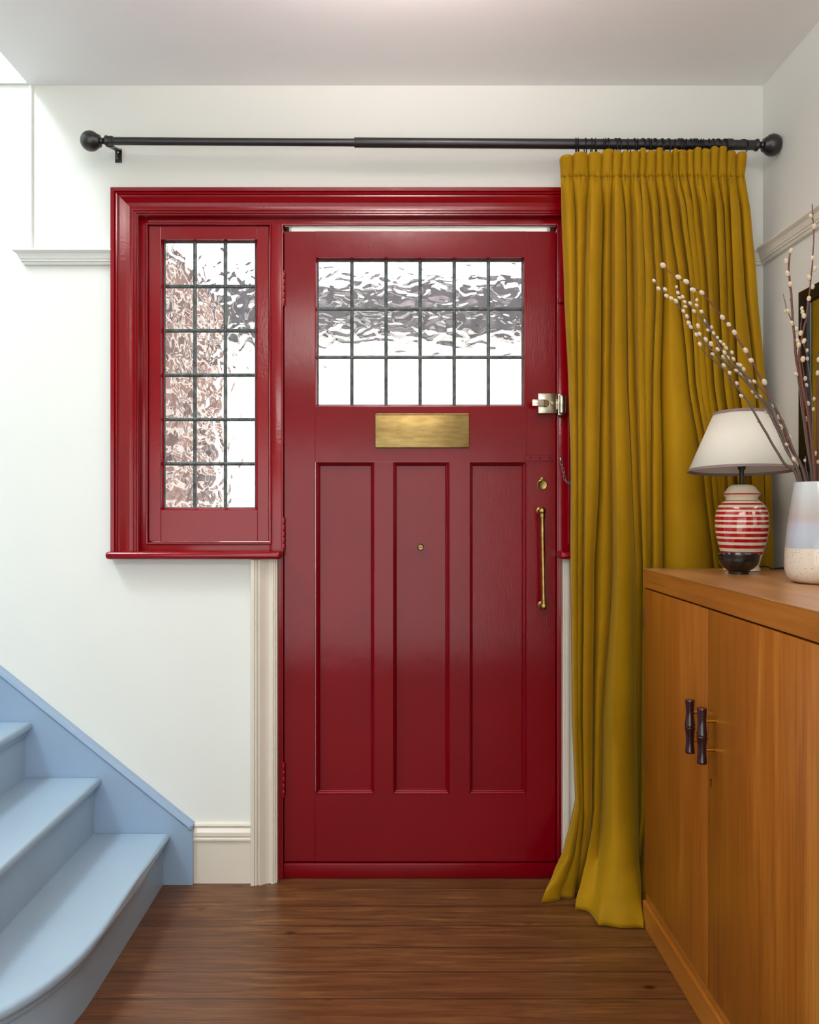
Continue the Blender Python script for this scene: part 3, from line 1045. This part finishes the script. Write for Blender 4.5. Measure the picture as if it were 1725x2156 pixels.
m = Mat('burgundy_enamel', (42, 8, 18), 0.18, Coat_Weight=0.5)
BURG = m.m
m = Mat('satin_brass_post', (196, 146, 50), 0.3, 1.0)
ABRASS2 = m.m
for i in range(4):
    y0, y1 = ys[i] - 0.0028, ys[i + 1] + 0.0028
    b = MB().box(CF, CF + 0.019, y0, y1, 0.096, 0.9505, 0.0012)
    d = b.obj('door', WOODV, cab, smooth=True, angle=30)
    # veneer joint lines, cut as fine grooves' dark inlay
    b = MB()
    seams = {0: (-0.451,), 1: (-0.809, -1.156, -1.182), 2: (-1.31,), 3: (-1.8,)}[i]
    for yy in seams:
        b.box(CF - 0.0001, CF + 0.001, yy, yy - 0.0008, 0.10, 0.945)
    m = bpy.data.materials.get('veneer_seam') or Mat('veneer_seam', (96, 50, 16), 0.6).m
    b.obj('veneer_joint', m, d)
    if i == 0: bamboo(d, -0.716, 0.679, 0.122)
    if i == 1:
        bamboo(d, -0.790, 0.678, 0.122)
        b = MB().lathe([(0.0036, CF + 0.001), (0.0036, CF - 0.0003)], (0, -0.7665, 0.572), 'X', 12)
        b.box(CF + 0.001, CF - 0.0003, -0.7648, -0.7682, 0.556, 0.572)
        b.obj('keyhole', DARK, d)
    if i == 2: bamboo(d, -1.71, 0.679, 0.122)
    if i == 3: bamboo(d, -1.77, 0.679, 0.122)
for zc in (0.868, 0.2):
    b = MB().box(CF - 0.0012, CF + 0.01, CYB + 0.0012, CYB - 0.004, zc - 0.03, zc + 0.03, 0.0005)
    b.obj('hinge', Mat('bronze_hinge', (92, 66, 44), 0.4, 0.7).m, cab)

# ------------------------------------------------------------------ table lamp
TZ = CT + 0.0013
LX, LY = 0.943, -0.352
lamp = thing('table_lamp', (LX, LY, TZ), 'red and cream striped ceramic table lamp with an off-white shade, on the sideboard', 'table lamp')
kz = 0.0015 / 1.1566


def lz(py): return CAM_Z + (1069 - py) * kz


prof_px = [(1204, 34), (1203, 37), (1199, 37.5), (1195, 35), (1190, 34), (1180, 36.5), (1165, 41.5), (1150, 46), (1135, 49.8), (1120, 52.2), (1105, 53.3), (1090, 53), (1076, 51), (1066, 47), (1059, 41), (1054, 34.5), (1051, 31.8), (1048, 32), (1044, 35), (1041.5, 37.2), (1039, 37), (1036, 34), (1031, 30.5), (1026, 27.5), (1022.5, 24), (1020.5, 19), (1020, 10)]
prof = [(r * kz, lz(y)) for y, r in prof_px]
prof[0] = (prof[0][0], TZ)
prof[1] = (prof[1][0], TZ + 0.002)
m = Mat('striped_glaze', (226, 212, 186), 0.1, Coat_Weight=0.6, Coat_Roughness=0.05)
sx = m.n.new('ShaderNodeSeparateXYZ')
m.l.new(m.coord(), sx.inputs[0])
HL = 0.25
fac = m.math('DIVIDE', sx.outputs[2], HL)
stripes = [(1040.3, 3.0), (1054, 1.8), (1061.2, 3.6), (1071.3, 5.6), (1080.8, 6.2), (1091.4, 6.4), (1101.8, 6.4), (1114.4, 7.0), (1125.9, 6.8), (1137.3, 6.8), (1150.2, 6.8), (1163.5, 7.0)]
stops = [(0.0, (226, 212, 186))]
for y, w in reversed(stripes):
    stops.append(((lz(y + w / 2) - TZ) / HL, (172, 14, 26)))
    stops.append(((lz(y - w / 2) - TZ) / HL, (226, 212, 186)))
m.base(m.ramp(fac, stops, const=True))
m.bump(m.noise((1, 1, 1), 25, 2), 0.001, 0.25)
MB().lathe(prof, (LX, LY, 0), 'Z', 64).obj('ceramic_body', m.m, lamp, smooth=True, loc=(LX, LY, TZ))
m = Mat('lamp_stem', (58, 52, 44), 0.35, 0.7)
MB().lathe([(0.009, lz(1020)), (0.009, lz(1018)), (0.0062, lz(1017)), (0.0062, lz(990)), (0.0095, lz(989)), (0.0095, lz(984)), (0.012, lz(983)), (0.012, lz(960)), (0.004, lz(958))], (LX, LY, 0), 'Z', 24).obj('stem', m.m, lamp, smooth=True)
zt0, zt1 = lz(992), lz(868)
r0, r1 = 0.1395, 0.0700
m = Mat('shade_fabric', (232, 228, 216), 0.85, Specular_IOR_Level=0.2)
m.bump(m.noise((1, 1, 1), 500, 2), 0.0003, 0.3)
b = MB().lathe([(r0, zt0), (r1, zt1)], (LX, LY, 0), 'Z', 72, cap=False)
sh = b.obj('lamp_shade', m.m, lamp, smooth=True, loc=(LX, LY, zt0))
sh.rotation_euler = (math.radians(-3.0), math.radians(0.6), 0)
sd = sh.modifiers.new('t', 'SOLIDIFY')
sd.thickness = 0.0015
TAPE = Mat('shade_tape', (128, 110, 110), 0.8).m


def tape(za_, zb_, name):
    f = lambda z_: r0 + (r1 - r0) * (z_ - zt0) / (zt1 - zt0)
    b = MB().lathe([(f(za_) - 0.002, za_), (f(za_) + 0.0012, za_), (f(zb_) + 0.0012, zb_), (f(zb_) - 0.002, zb_), (f(za_) - 0.002, za_)], (LX, LY, 0), 'Z', 72, cap=False)
    b.obj(name, TAPE, sh, smooth=True)


tape(zt0 - 0.0008, zt0 + 0.0065, 'trim_band')
tape(zt1 - 0.0065, zt1 + 0.0008, 'trim_band')
b = MB()
for k in range(3):
    a = 2 * PI * k / 3 + 0.4
    b.tube([(LX + 0.012 * math.cos(a), LY + 0.012 * math.sin(a), lz(962)), (LX + 0.05 * math.cos(a), LY + 0.05 * math.sin(a), lz(955)), (LX + (r1 + 0.001) * math.cos(a), LY + (r1 + 0.001) * math.sin(a), zt1 - 0.004)], 0.0013, 6)
b.obj('shade_carrier', BLACK, sh, smooth=True)
b = MB().tube([(LX + 0.045, LY - 0.01, TZ + 0.012), (LX + 0.060, LY - 0.006, TZ + 0.013), (LX + 0.078, LY + 0.008, TZ + 0.009), (LX + 0.094, LY + 0.026, TZ + 0.003), (LX + 0.112, LY + 0.05, TZ + 0.0028), (LX + 0.15, LY + 0.062, TZ + 0.0028)], 0.0026, 10)
b.obj('cord', BLACK, lamp, smooth=True)

# ------------------------------------------------------------------ bowl
BX, BY_ = 0.889, -0.462
m = Mat('black_glaze', (20, 18, 20), 0.22, Coat_Weight=0.3)
m.bump(m.noise((0.3, 0.3, 6), 60, 2), 0.001, 0.4)
prof = [(0.022, 0), (0.0245, 0.0005), (0.0248, 0.007), (0.028, 0.0095), (0.038, 0.016), (0.0465, 0.0255), (0.0495, 0.034), (0.0500, 0.037), (0.0498, 0.039), (0.0512, 0.046), (0.0525, 0.0505), (0.0523, 0.0525), (0.0505, 0.0522),
        (0.0485, 0.045), (0.046, 0.033), (0.038, 0.022), (0.024, 0.014), (0.001, 0.012)]
bw = MB().lathe([(r, z + TZ) for r, z in prof], (BX, BY_, 0), 'Z', 56).obj('bowl', m.m, smooth=True, loc=(BX, BY_, TZ))
tag(bw, 'small black glazed bowl on the sideboard in front of the striped lamp', 'bowl')

# ------------------------------------------------------------------ vase
VX, VY = 0.966, -0.722
m = Mat('vase_glaze', (215, 210, 200), 0.12, Coat_Weight=0.4)
sx = m.n.new('ShaderNodeSeparateXYZ')
m.l.new(m.coord(), sx.inputs[0])
wob = m.math('MULTIPLY', m.noise((1, 1, 1), 16, 2), 0.004)
hz = m.math('DIVIDE', m.math('ADD', sx.outputs[2], m.math('SUBTRACT', wob, 0.002)), 0.24)
band = m.ramp(hz, [(0.0, (222, 212, 196)), (0.333, (222, 212, 196)), (0.336, (176, 184, 194)), (0.46, (180, 190, 206)), (0.555, (184, 186, 196)), (0.62, (182, 172, 168)), (0.72, (186, 186, 184)), (0.86, (196, 202, 204)), (1.0, (202, 208, 208))])
v = m.n.new('ShaderNodeTexVoronoi')
m.l.new(m.coord(), v.inputs['Vector'])
v.inputs['Scale'].default_value = 230
spk = m.ramp(v.outputs['Distance'], [(0.16, (1, 1, 1, 1)), (0.24, (0, 0, 0, 1))])
msk = m.ramp(m.noise((1, 1, 1), 120, 2), [(0.46, (0, 0, 0, 1)), (0.52, (1, 1, 1, 1))])
low = m.math('LESS_THAN', hz, 0.335)
f_ = m.math('MULTIPLY', m.math('MULTIPLY', spk, msk), low)
m.base(m.mix(f_, band, lin(86, 74, 62)))
prof = [(0.040, 0), (0.052, 0.001), (0.062, 0.006), (0.070, 0.016), (0.0738, 0.030), (0.0745, 0.045), (0.0735, 0.070), (0.0700, 0.105), (0.0645, 0.150), (0.0585, 0.195), (0.0545, 0.224), (0.0535, 0.2295), (0.0520, 0.2305), (0.0505, 0.229),
        (0.053, 0.200), (0.060, 0.140), (0.066, 0.09), (0.069, 0.04), (0.06, 0.014), (0.001, 0.010)]
vase = MB().lathe([(r, z + TZ) for r, z in prof], (VX, VY, 0), 'Z', 72).obj('vase', m.m, smooth=True, loc=(VX, VY, TZ))
tag(vase, 'tall pale ceramic vase with grey and blue glaze bands over a speckled cream foot', 'vase')

# ------------------------------------------------------------------ pussy willow stems
TWIG = [Mat('willow_bark_brown', (92, 48, 30), 0.5).m, Mat('willow_bark_grey', (88, 72, 64), 0.6).m]
for mt in TWIG:
    pass
m = Mat('catkin_fur', (206, 190, 162), 0.95, Specular_IOR_Level=0.1)
m.variance((190, 172, 142), (222, 208, 184), 300)
m.p.inputs['Sheen Weight'].default_value = 0.5
m.bump(m.noise((1, 1, 1), 900, 2), 0.0008, 0.6)
CATK = m.m


def cp4(x, y): return 1360 + x / 3.422, 420 + y / 3.422


# (label, path, catkins, tip radius, base radius, tip depth, bark, catkin size)
STEMS = [
    ('leaning willow stem with the largest catkins, highest of those crossing the curtain', [(125, 478), (200, 545), (290, 600), (420, 690), (560, 860), (650, 985), (750, 1140), (850, 1330), (920, 1470), (980, 1620), (1040, 1780), (1160, 2030)],
     [(125, 475), (235, 560), (292, 592), (340, 652), (405, 672), (553, 850), (598, 902), (640, 958), (720, 1088), (760, 1160), (855, 1316), (925, 1483), (965, 1565), (970, 1640), (1035, 1715), (1065, 1873)], 0.0012, 0.0034, -0.52, 0, 1.25),
    ('leaning willow stem reaching furthest to the left over the curtain', [(60, 585), (90, 620), (130, 665), (240, 770), (310, 880), (400, 1000), (500, 1110), (620, 1215), (700, 1290), (830, 1440), (930, 1620), (1010, 1800), (1115, 2030)],
     [(60, 585), (92, 642), (140, 648), (150, 695), (185, 713), (218, 733), (272, 805), (297, 842), (325, 920), (310, 890), (378, 910), (387, 970), (365, 975), (433, 1008), (471, 1040), (483, 1115), (560, 1135), (595, 1138), (752, 1305)], 0.0009, 0.0030, -0.60, 1, 1.0),
    ('leaning willow stem crowded with small catkins in the middle of the spray', [(222, 620), (232, 670), (300, 745), (400, 860), (490, 980), (580, 1080), (680, 1220), (780, 1370), (880, 1490), (960, 1640), (1040, 1850), (1125, 2035)],
     [(222, 630), (232, 672), (243, 708), (267, 702), (281, 738), (320, 748), (283, 778), (348, 805), (430, 875), (447, 942), (475, 920), (517, 995), (540, 1025), (563, 1045), (580, 1070), (621, 1103), (633, 1150), (665, 1190), (706, 1223), (681, 1260), (775, 1385), (802, 1422), (827, 1420), (870, 1530), (903, 1565)], 0.0009, 0.0028, -0.565, 1, 0.85),
    ('leaning willow stem with a short bare tip, upper right of the crowded one', [(345, 690), (352, 740), (400, 800), (440, 880), (500, 1000), (560, 1110), (640, 1200), (790, 1320), (900, 1440), (985, 1600), (1060, 1800), (1150, 2030)],
     [(368, 725), (367, 763), (402, 808), (490, 963), (518, 1080), (567, 1103), (652, 1232), (685, 1187), (783, 1312), (1015, 1765)], 0.0008, 0.0028, -0.65, 1, 0.85),
    ('dark bare willow stem leaning in front of the lampshade', [(380, 1030), (430, 1100), (470, 1140), (560, 1220), (640, 1330), (740, 1460), (820, 1600), (920, 1770), (1000, 1900), (1095, 2035)],
     [(390, 1043), (562, 1195), (605, 1250), (657, 1325), (687, 1415)], 0.0010, 0.0034, -0.69, 1, 0.9),
    ('thick upright brown willow stem, leftmost of the upright ones', [(1045, 370), (1030, 480), (1040, 600), (1052, 720), (1060, 880), (1072, 1000), (1082, 1130), (1112, 1300), (1145, 1600), (1180, 1850), (1205, 2040)],
     [(1045, 370), (1012, 445), (1022, 535), (1042, 610), (1052, 893), (1085, 932), (1085, 1260), (1010, 805)], 0.0020, 0.0036, -0.70, 0, 1.05),
    ('tallest upright willow stem, rising above the picture rail', [(1200, 35), (1203, 130), (1213, 240), (1205, 400), (1192, 560), (1175, 720), (1152, 880), (1122, 1000), (1105, 1130), (1125, 1300), (1160, 1500), (1195, 1750), (1218, 2040)],
     [(1190, 120), (1213, 195), (1203, 423), (1218, 500), (1176, 563), (1204, 630), (1176, 714), (1140, 838), (1117, 963), (1140, 1020), (1103, 1048), (1133, 1150)], 0.0010, 0.0032, -0.72, 0, 1.05),
    ('slim side shoot of willow beside the thick brown stem', [(990, 680), (1005, 745), (1020, 800), (1047, 862), (1062, 905), (1075, 1020), (1100, 1300), (1150, 1700), (1200, 2040)], [(1008, 806)], 0.0008, 0.0018, -0.69, 1, 0.7),
    ('thin grey willow stem standing in front of the mirror frame', [(1125, 780), (1122, 860), (1120, 940), (1145, 1050), (1170, 1200), (1195, 1400), (1202, 1600), (1208, 1800), (1228, 2040)],
     [(1125, 785), (1130, 812), (1163, 1087), (1165, 1147), (1158, 1337), (1213, 1437), (1208, 1510)], 0.0008, 0.0022, -0.71, 1, 0.85),
    ('brown willow stem at the right edge, in front of the mirror glass', [(1252, 1090), (1243, 1250), (1238, 1500), (1240, 1750), (1246, 2040)], [(1245, 1155), (1240, 1250), (1243, 1890)], 0.0018, 0.0030, -0.74, 0, 0.9),
    ('short brown willow stem between the thick stem and the mirror', [(1100, 1015), (1115, 1100), (1130, 1200), (1150, 1350), (1172, 1500), (1205, 1800), (1232, 2040)], [(1095, 1018), (1150, 1290), (1170, 1470), (1160, 1580), (1225, 1830)], 0.0009, 0.0026, -0.73, 0, 0.9),
    ('short grey willow twig just above the vase rim on its left', [(1152, 1850), (1150, 1900), (1158, 1960), (1172, 2040)], [(1147, 1880)], 0.0010, 0.0016, -0.70, 1, 0.6),
]
for si, (lab, path, cats, ra, rb_, ydep, bark, csz) in enumerate(STEMS):
    N = len(path)
    pts = []
    ybase = VY + random.uniform(-0.02, 0.02) * (0.2 if si < 5 else 1)
    for k, (x, y) in enumerate(path):
        t = k / (N - 1)
        pts.append(at(*cp4(x, y), ydep + (ybase - ydep) * t))
    tip, base = pts[0].copy(), pts[-1].copy()
    # lower end stands inside the vase
    d = (pts[-1] - pts[-2]).normalized()
    low_ = Vector((VX + (base.x - VX) * 0.5, VY + (base.y - VY) * 0.5, TZ + 0.03))
    hi_r = 0.0490
    dx_, dy_ = base.x - VX, base.y - VY
    rr = math.hypot(dx_, dy_)
    if rr > hi_r:
        base.x = VX + dx_ * hi_r / rr
        base.y = VY + dy_ * hi_r / rr
        pts[-1] = base
    pts.append(low_)
    # densify
    dense = []
    for k in range(len(pts) - 1):
        p0 = pts[max(k - 1, 0)]; p1_ = pts[k]; p2 = pts[k + 1]; p3 = pts[min(k + 2, len(pts) - 1)]
        for q in range(4):
            dense.append(catmull(p0, p1_, p2, p3, q / 4))
    dense.append(pts[-1])
    n = len(dense)
    for k in range(1, n - 6):
        dense[k] = dense[k] + Vector((noise.noise(dense[k] * 40), 0, noise.noise(dense[k] * 40 + Vector((5, 5, 5))))) * 0.0012
    rads = [ra + (rb_ - ra) * min(1, k / (n - 1) * 1.1) for k in range(n)]
    b = MB().tube(dense, rads, 8)
    # bud nodes
    for k in range(3, n - 5, 3):
        a = random.uniform(0, 2 * PI)
        off = Vector((math.cos(a), math.sin(a) * 0.5, 0)) * (rads[k] * 0.9 + 0.0006)
        b.ball(dense[k] + off, 0.0013, 0.0013, 0.0024, u=6, v=4)
    root = b.obj('willow_stem', TWIG[bark], smooth=True, loc=tuple(low_), angle=60)
    tag(root, lab, 'branch', 'pussy willow stems in the vase')
    for ci, (cx_, cy_) in enumerate(cats):
        q2 = Vector(cp4(cx_, cy_))
        # depth from the nearest stem point as seen from the room
        best = min(range(len(dense)), key=lambda k: ((835 + dense[k].x / K * CAM_D / (CAM_D + dense[k].y) - q2.x) ** 2 + (1069 - (dense[k].z - CAM_Z) / K * CAM_D / (CAM_D + dense[k].y) - q2.y) ** 2))
        sp = dense[best]
        c = at(q2.x, q2.y, sp.y - random.uniform(0.0, 0.003))
        gap = c - sp
        if gap.length > 0.011: c = sp + gap.normalized() * 0.011 if gap.length < 0.05 else c
        if gap.length > 0.05: c = sp + Vector((0.003, -0.002, 0))
        dr = (dense[max(best - 1, 0)] - dense[min(best + 1, n - 1)]).normalized()
        dr = (dr + (c - sp) * 30).normalized()
        rot = dr.to_track_quat('Z', 'Y').to_matrix().to_4x4()
        s_ = csz * random.uniform(0.85, 1.1) * 0.0047
        ck = MB().ball(c, s_ * 0.95, s_ * 0.95, s_ * 1.35, rot=rot, u=12, v=8)
        ck.obj('catkin', CATK, root, smooth=True, loc=tuple(c))

# ------------------------------------------------------------------ mirror on the right wall
mx = XR - 0.028
my0 = -0.285
mz1, mz0 = 1.785, 1.06
mir = thing('mirror', (XR, -0.6, 1.4), 'black-framed mirror on the right wall reflecting the mustard curtain', 'mirror')
ml = 0.62
m = Mat('black_lacquer', (14, 14, 15), 0.25)
fp = [(0, 0), (0, 0.012), (0.006, 0.018), (0.018, 0.022), (0.030, 0.026), (0.036, 0.026), (0.038, 0.022), (0.038, 0)]
b = MB().sweep([(XR - 0.002, my0 - 0.038, mz0 + 0.038), (XR - 0.002, my0 - 0.038, mz1 - 0.038), (XR - 0.002, my0 - ml + 0.038, mz1 - 0.038), (XR - 0.002, my0 - ml + 0.038, mz0 + 0.038)], fp, (-1, 0, 0), closed=True)
b.obj('frame', m.m, mir)
m = Mat('mirror_glass', (225, 228, 225), 0.02, 1.0)
MB().box(XR - 0.012, XR - 0.006, my0 - 0.036, my0 - ml + 0.036, mz0 + 0.036, mz1 - 0.036).obj('mirror_glass', m.m, mir)

# ------------------------------------------------------------------ added pendant, unseen, built around the ceiling glow fill
cl = thing('added_pendant', (0.02, -1.05, ZC), 'added unseen white bowl pendant around the ceiling fill light', 'ceiling lamp')
MB().lathe([(0.045, ZC), (0.045, ZC - 0.015), (0.012, ZC - 0.022), (0.003, ZC - 0.024), (0.003, 2.29)], (0.02, -1.05, 0), seg=32).obj('ceiling_rose', WHITE, cl, smooth=True)
b = MB().lathe([(0.001, 2.262), (0.06, 2.264), (0.100, 2.275), (0.122, 2.302), (0.120, 2.303), (0.098, 2.278), (0.06, 2.268), (0.001, 2.266)], (0.02, -1.05, 0), seg=40)
b.obj('lamp_shade', WHITE, cl, smooth=True)

# ------------------------------------------------------------------ outside
m = Mat('paving', (190, 186, 180), 0.8)
m.variance((170, 166, 160), (205, 200, 194), 3)
g = struct(MB().box(-30, 30, 0.24, 40, -0.25, -0.15).obj('ground', m.m))
m = Mat('brick', (160, 110, 90), 0.8)
br = m.n.new('ShaderNodeTexBrick')
sx = m.n.new('ShaderNodeSeparateXYZ')
m.l.new(m.coord(), sx.inputs[0])
cm = m.n.new('ShaderNodeCombineXYZ')
m.l.new(m.math('ADD', sx.outputs[0], sx.outputs[1]), cm.inputs[0])
m.l.new(sx.outputs[2], cm.inputs[1])
m.l.new(cm.outputs[0], br.inputs['Vector'])
br.inputs['Color1'].default_value = lin(172, 132, 118)
br.inputs['Color2'].default_value = lin(84, 60, 60)
br.inputs['Mortar'].default_value = lin(232, 216, 204)
br.inputs['Scale'].default_value = 1.0
br.inputs['Mortar Size'].default_value = 0.012
br.inputs['Brick Width'].default_value = 0.225
br.inputs['Row Height'].default_value = 0.075
m.base(br.outputs['Color'])
pw = MB().box(-1.25, -0.93, 0.27, 1.75, -0.15, 2.25).obj('porch_wall', m.m)
tag(pw, 'pinkish brick porch wall outside, blurred behind the narrow leaded window', 'wall')
hs = thing('house', (0, 15, -0.15), 'white house with a dark roof across the street, blurred through the door glass', 'house')
m = Mat('white_render', (238, 236, 232), 0.8)
MB().box(-14, 14, 15.0, 22, -0.15, 4.95).obj('wall', m.m, hs)
m = Mat('slate_roof', (84, 72, 76), 0.7)
m.variance((26, 20, 23), (42, 34, 38), 6)
b = MB().prism([(-14.3, 14.7, 4.9), (-14.3, 18.5, 6.9), (-14.3, 22.3, 4.9)], (28.6, 0, 0))
b.obj('roof', m.m, hs)
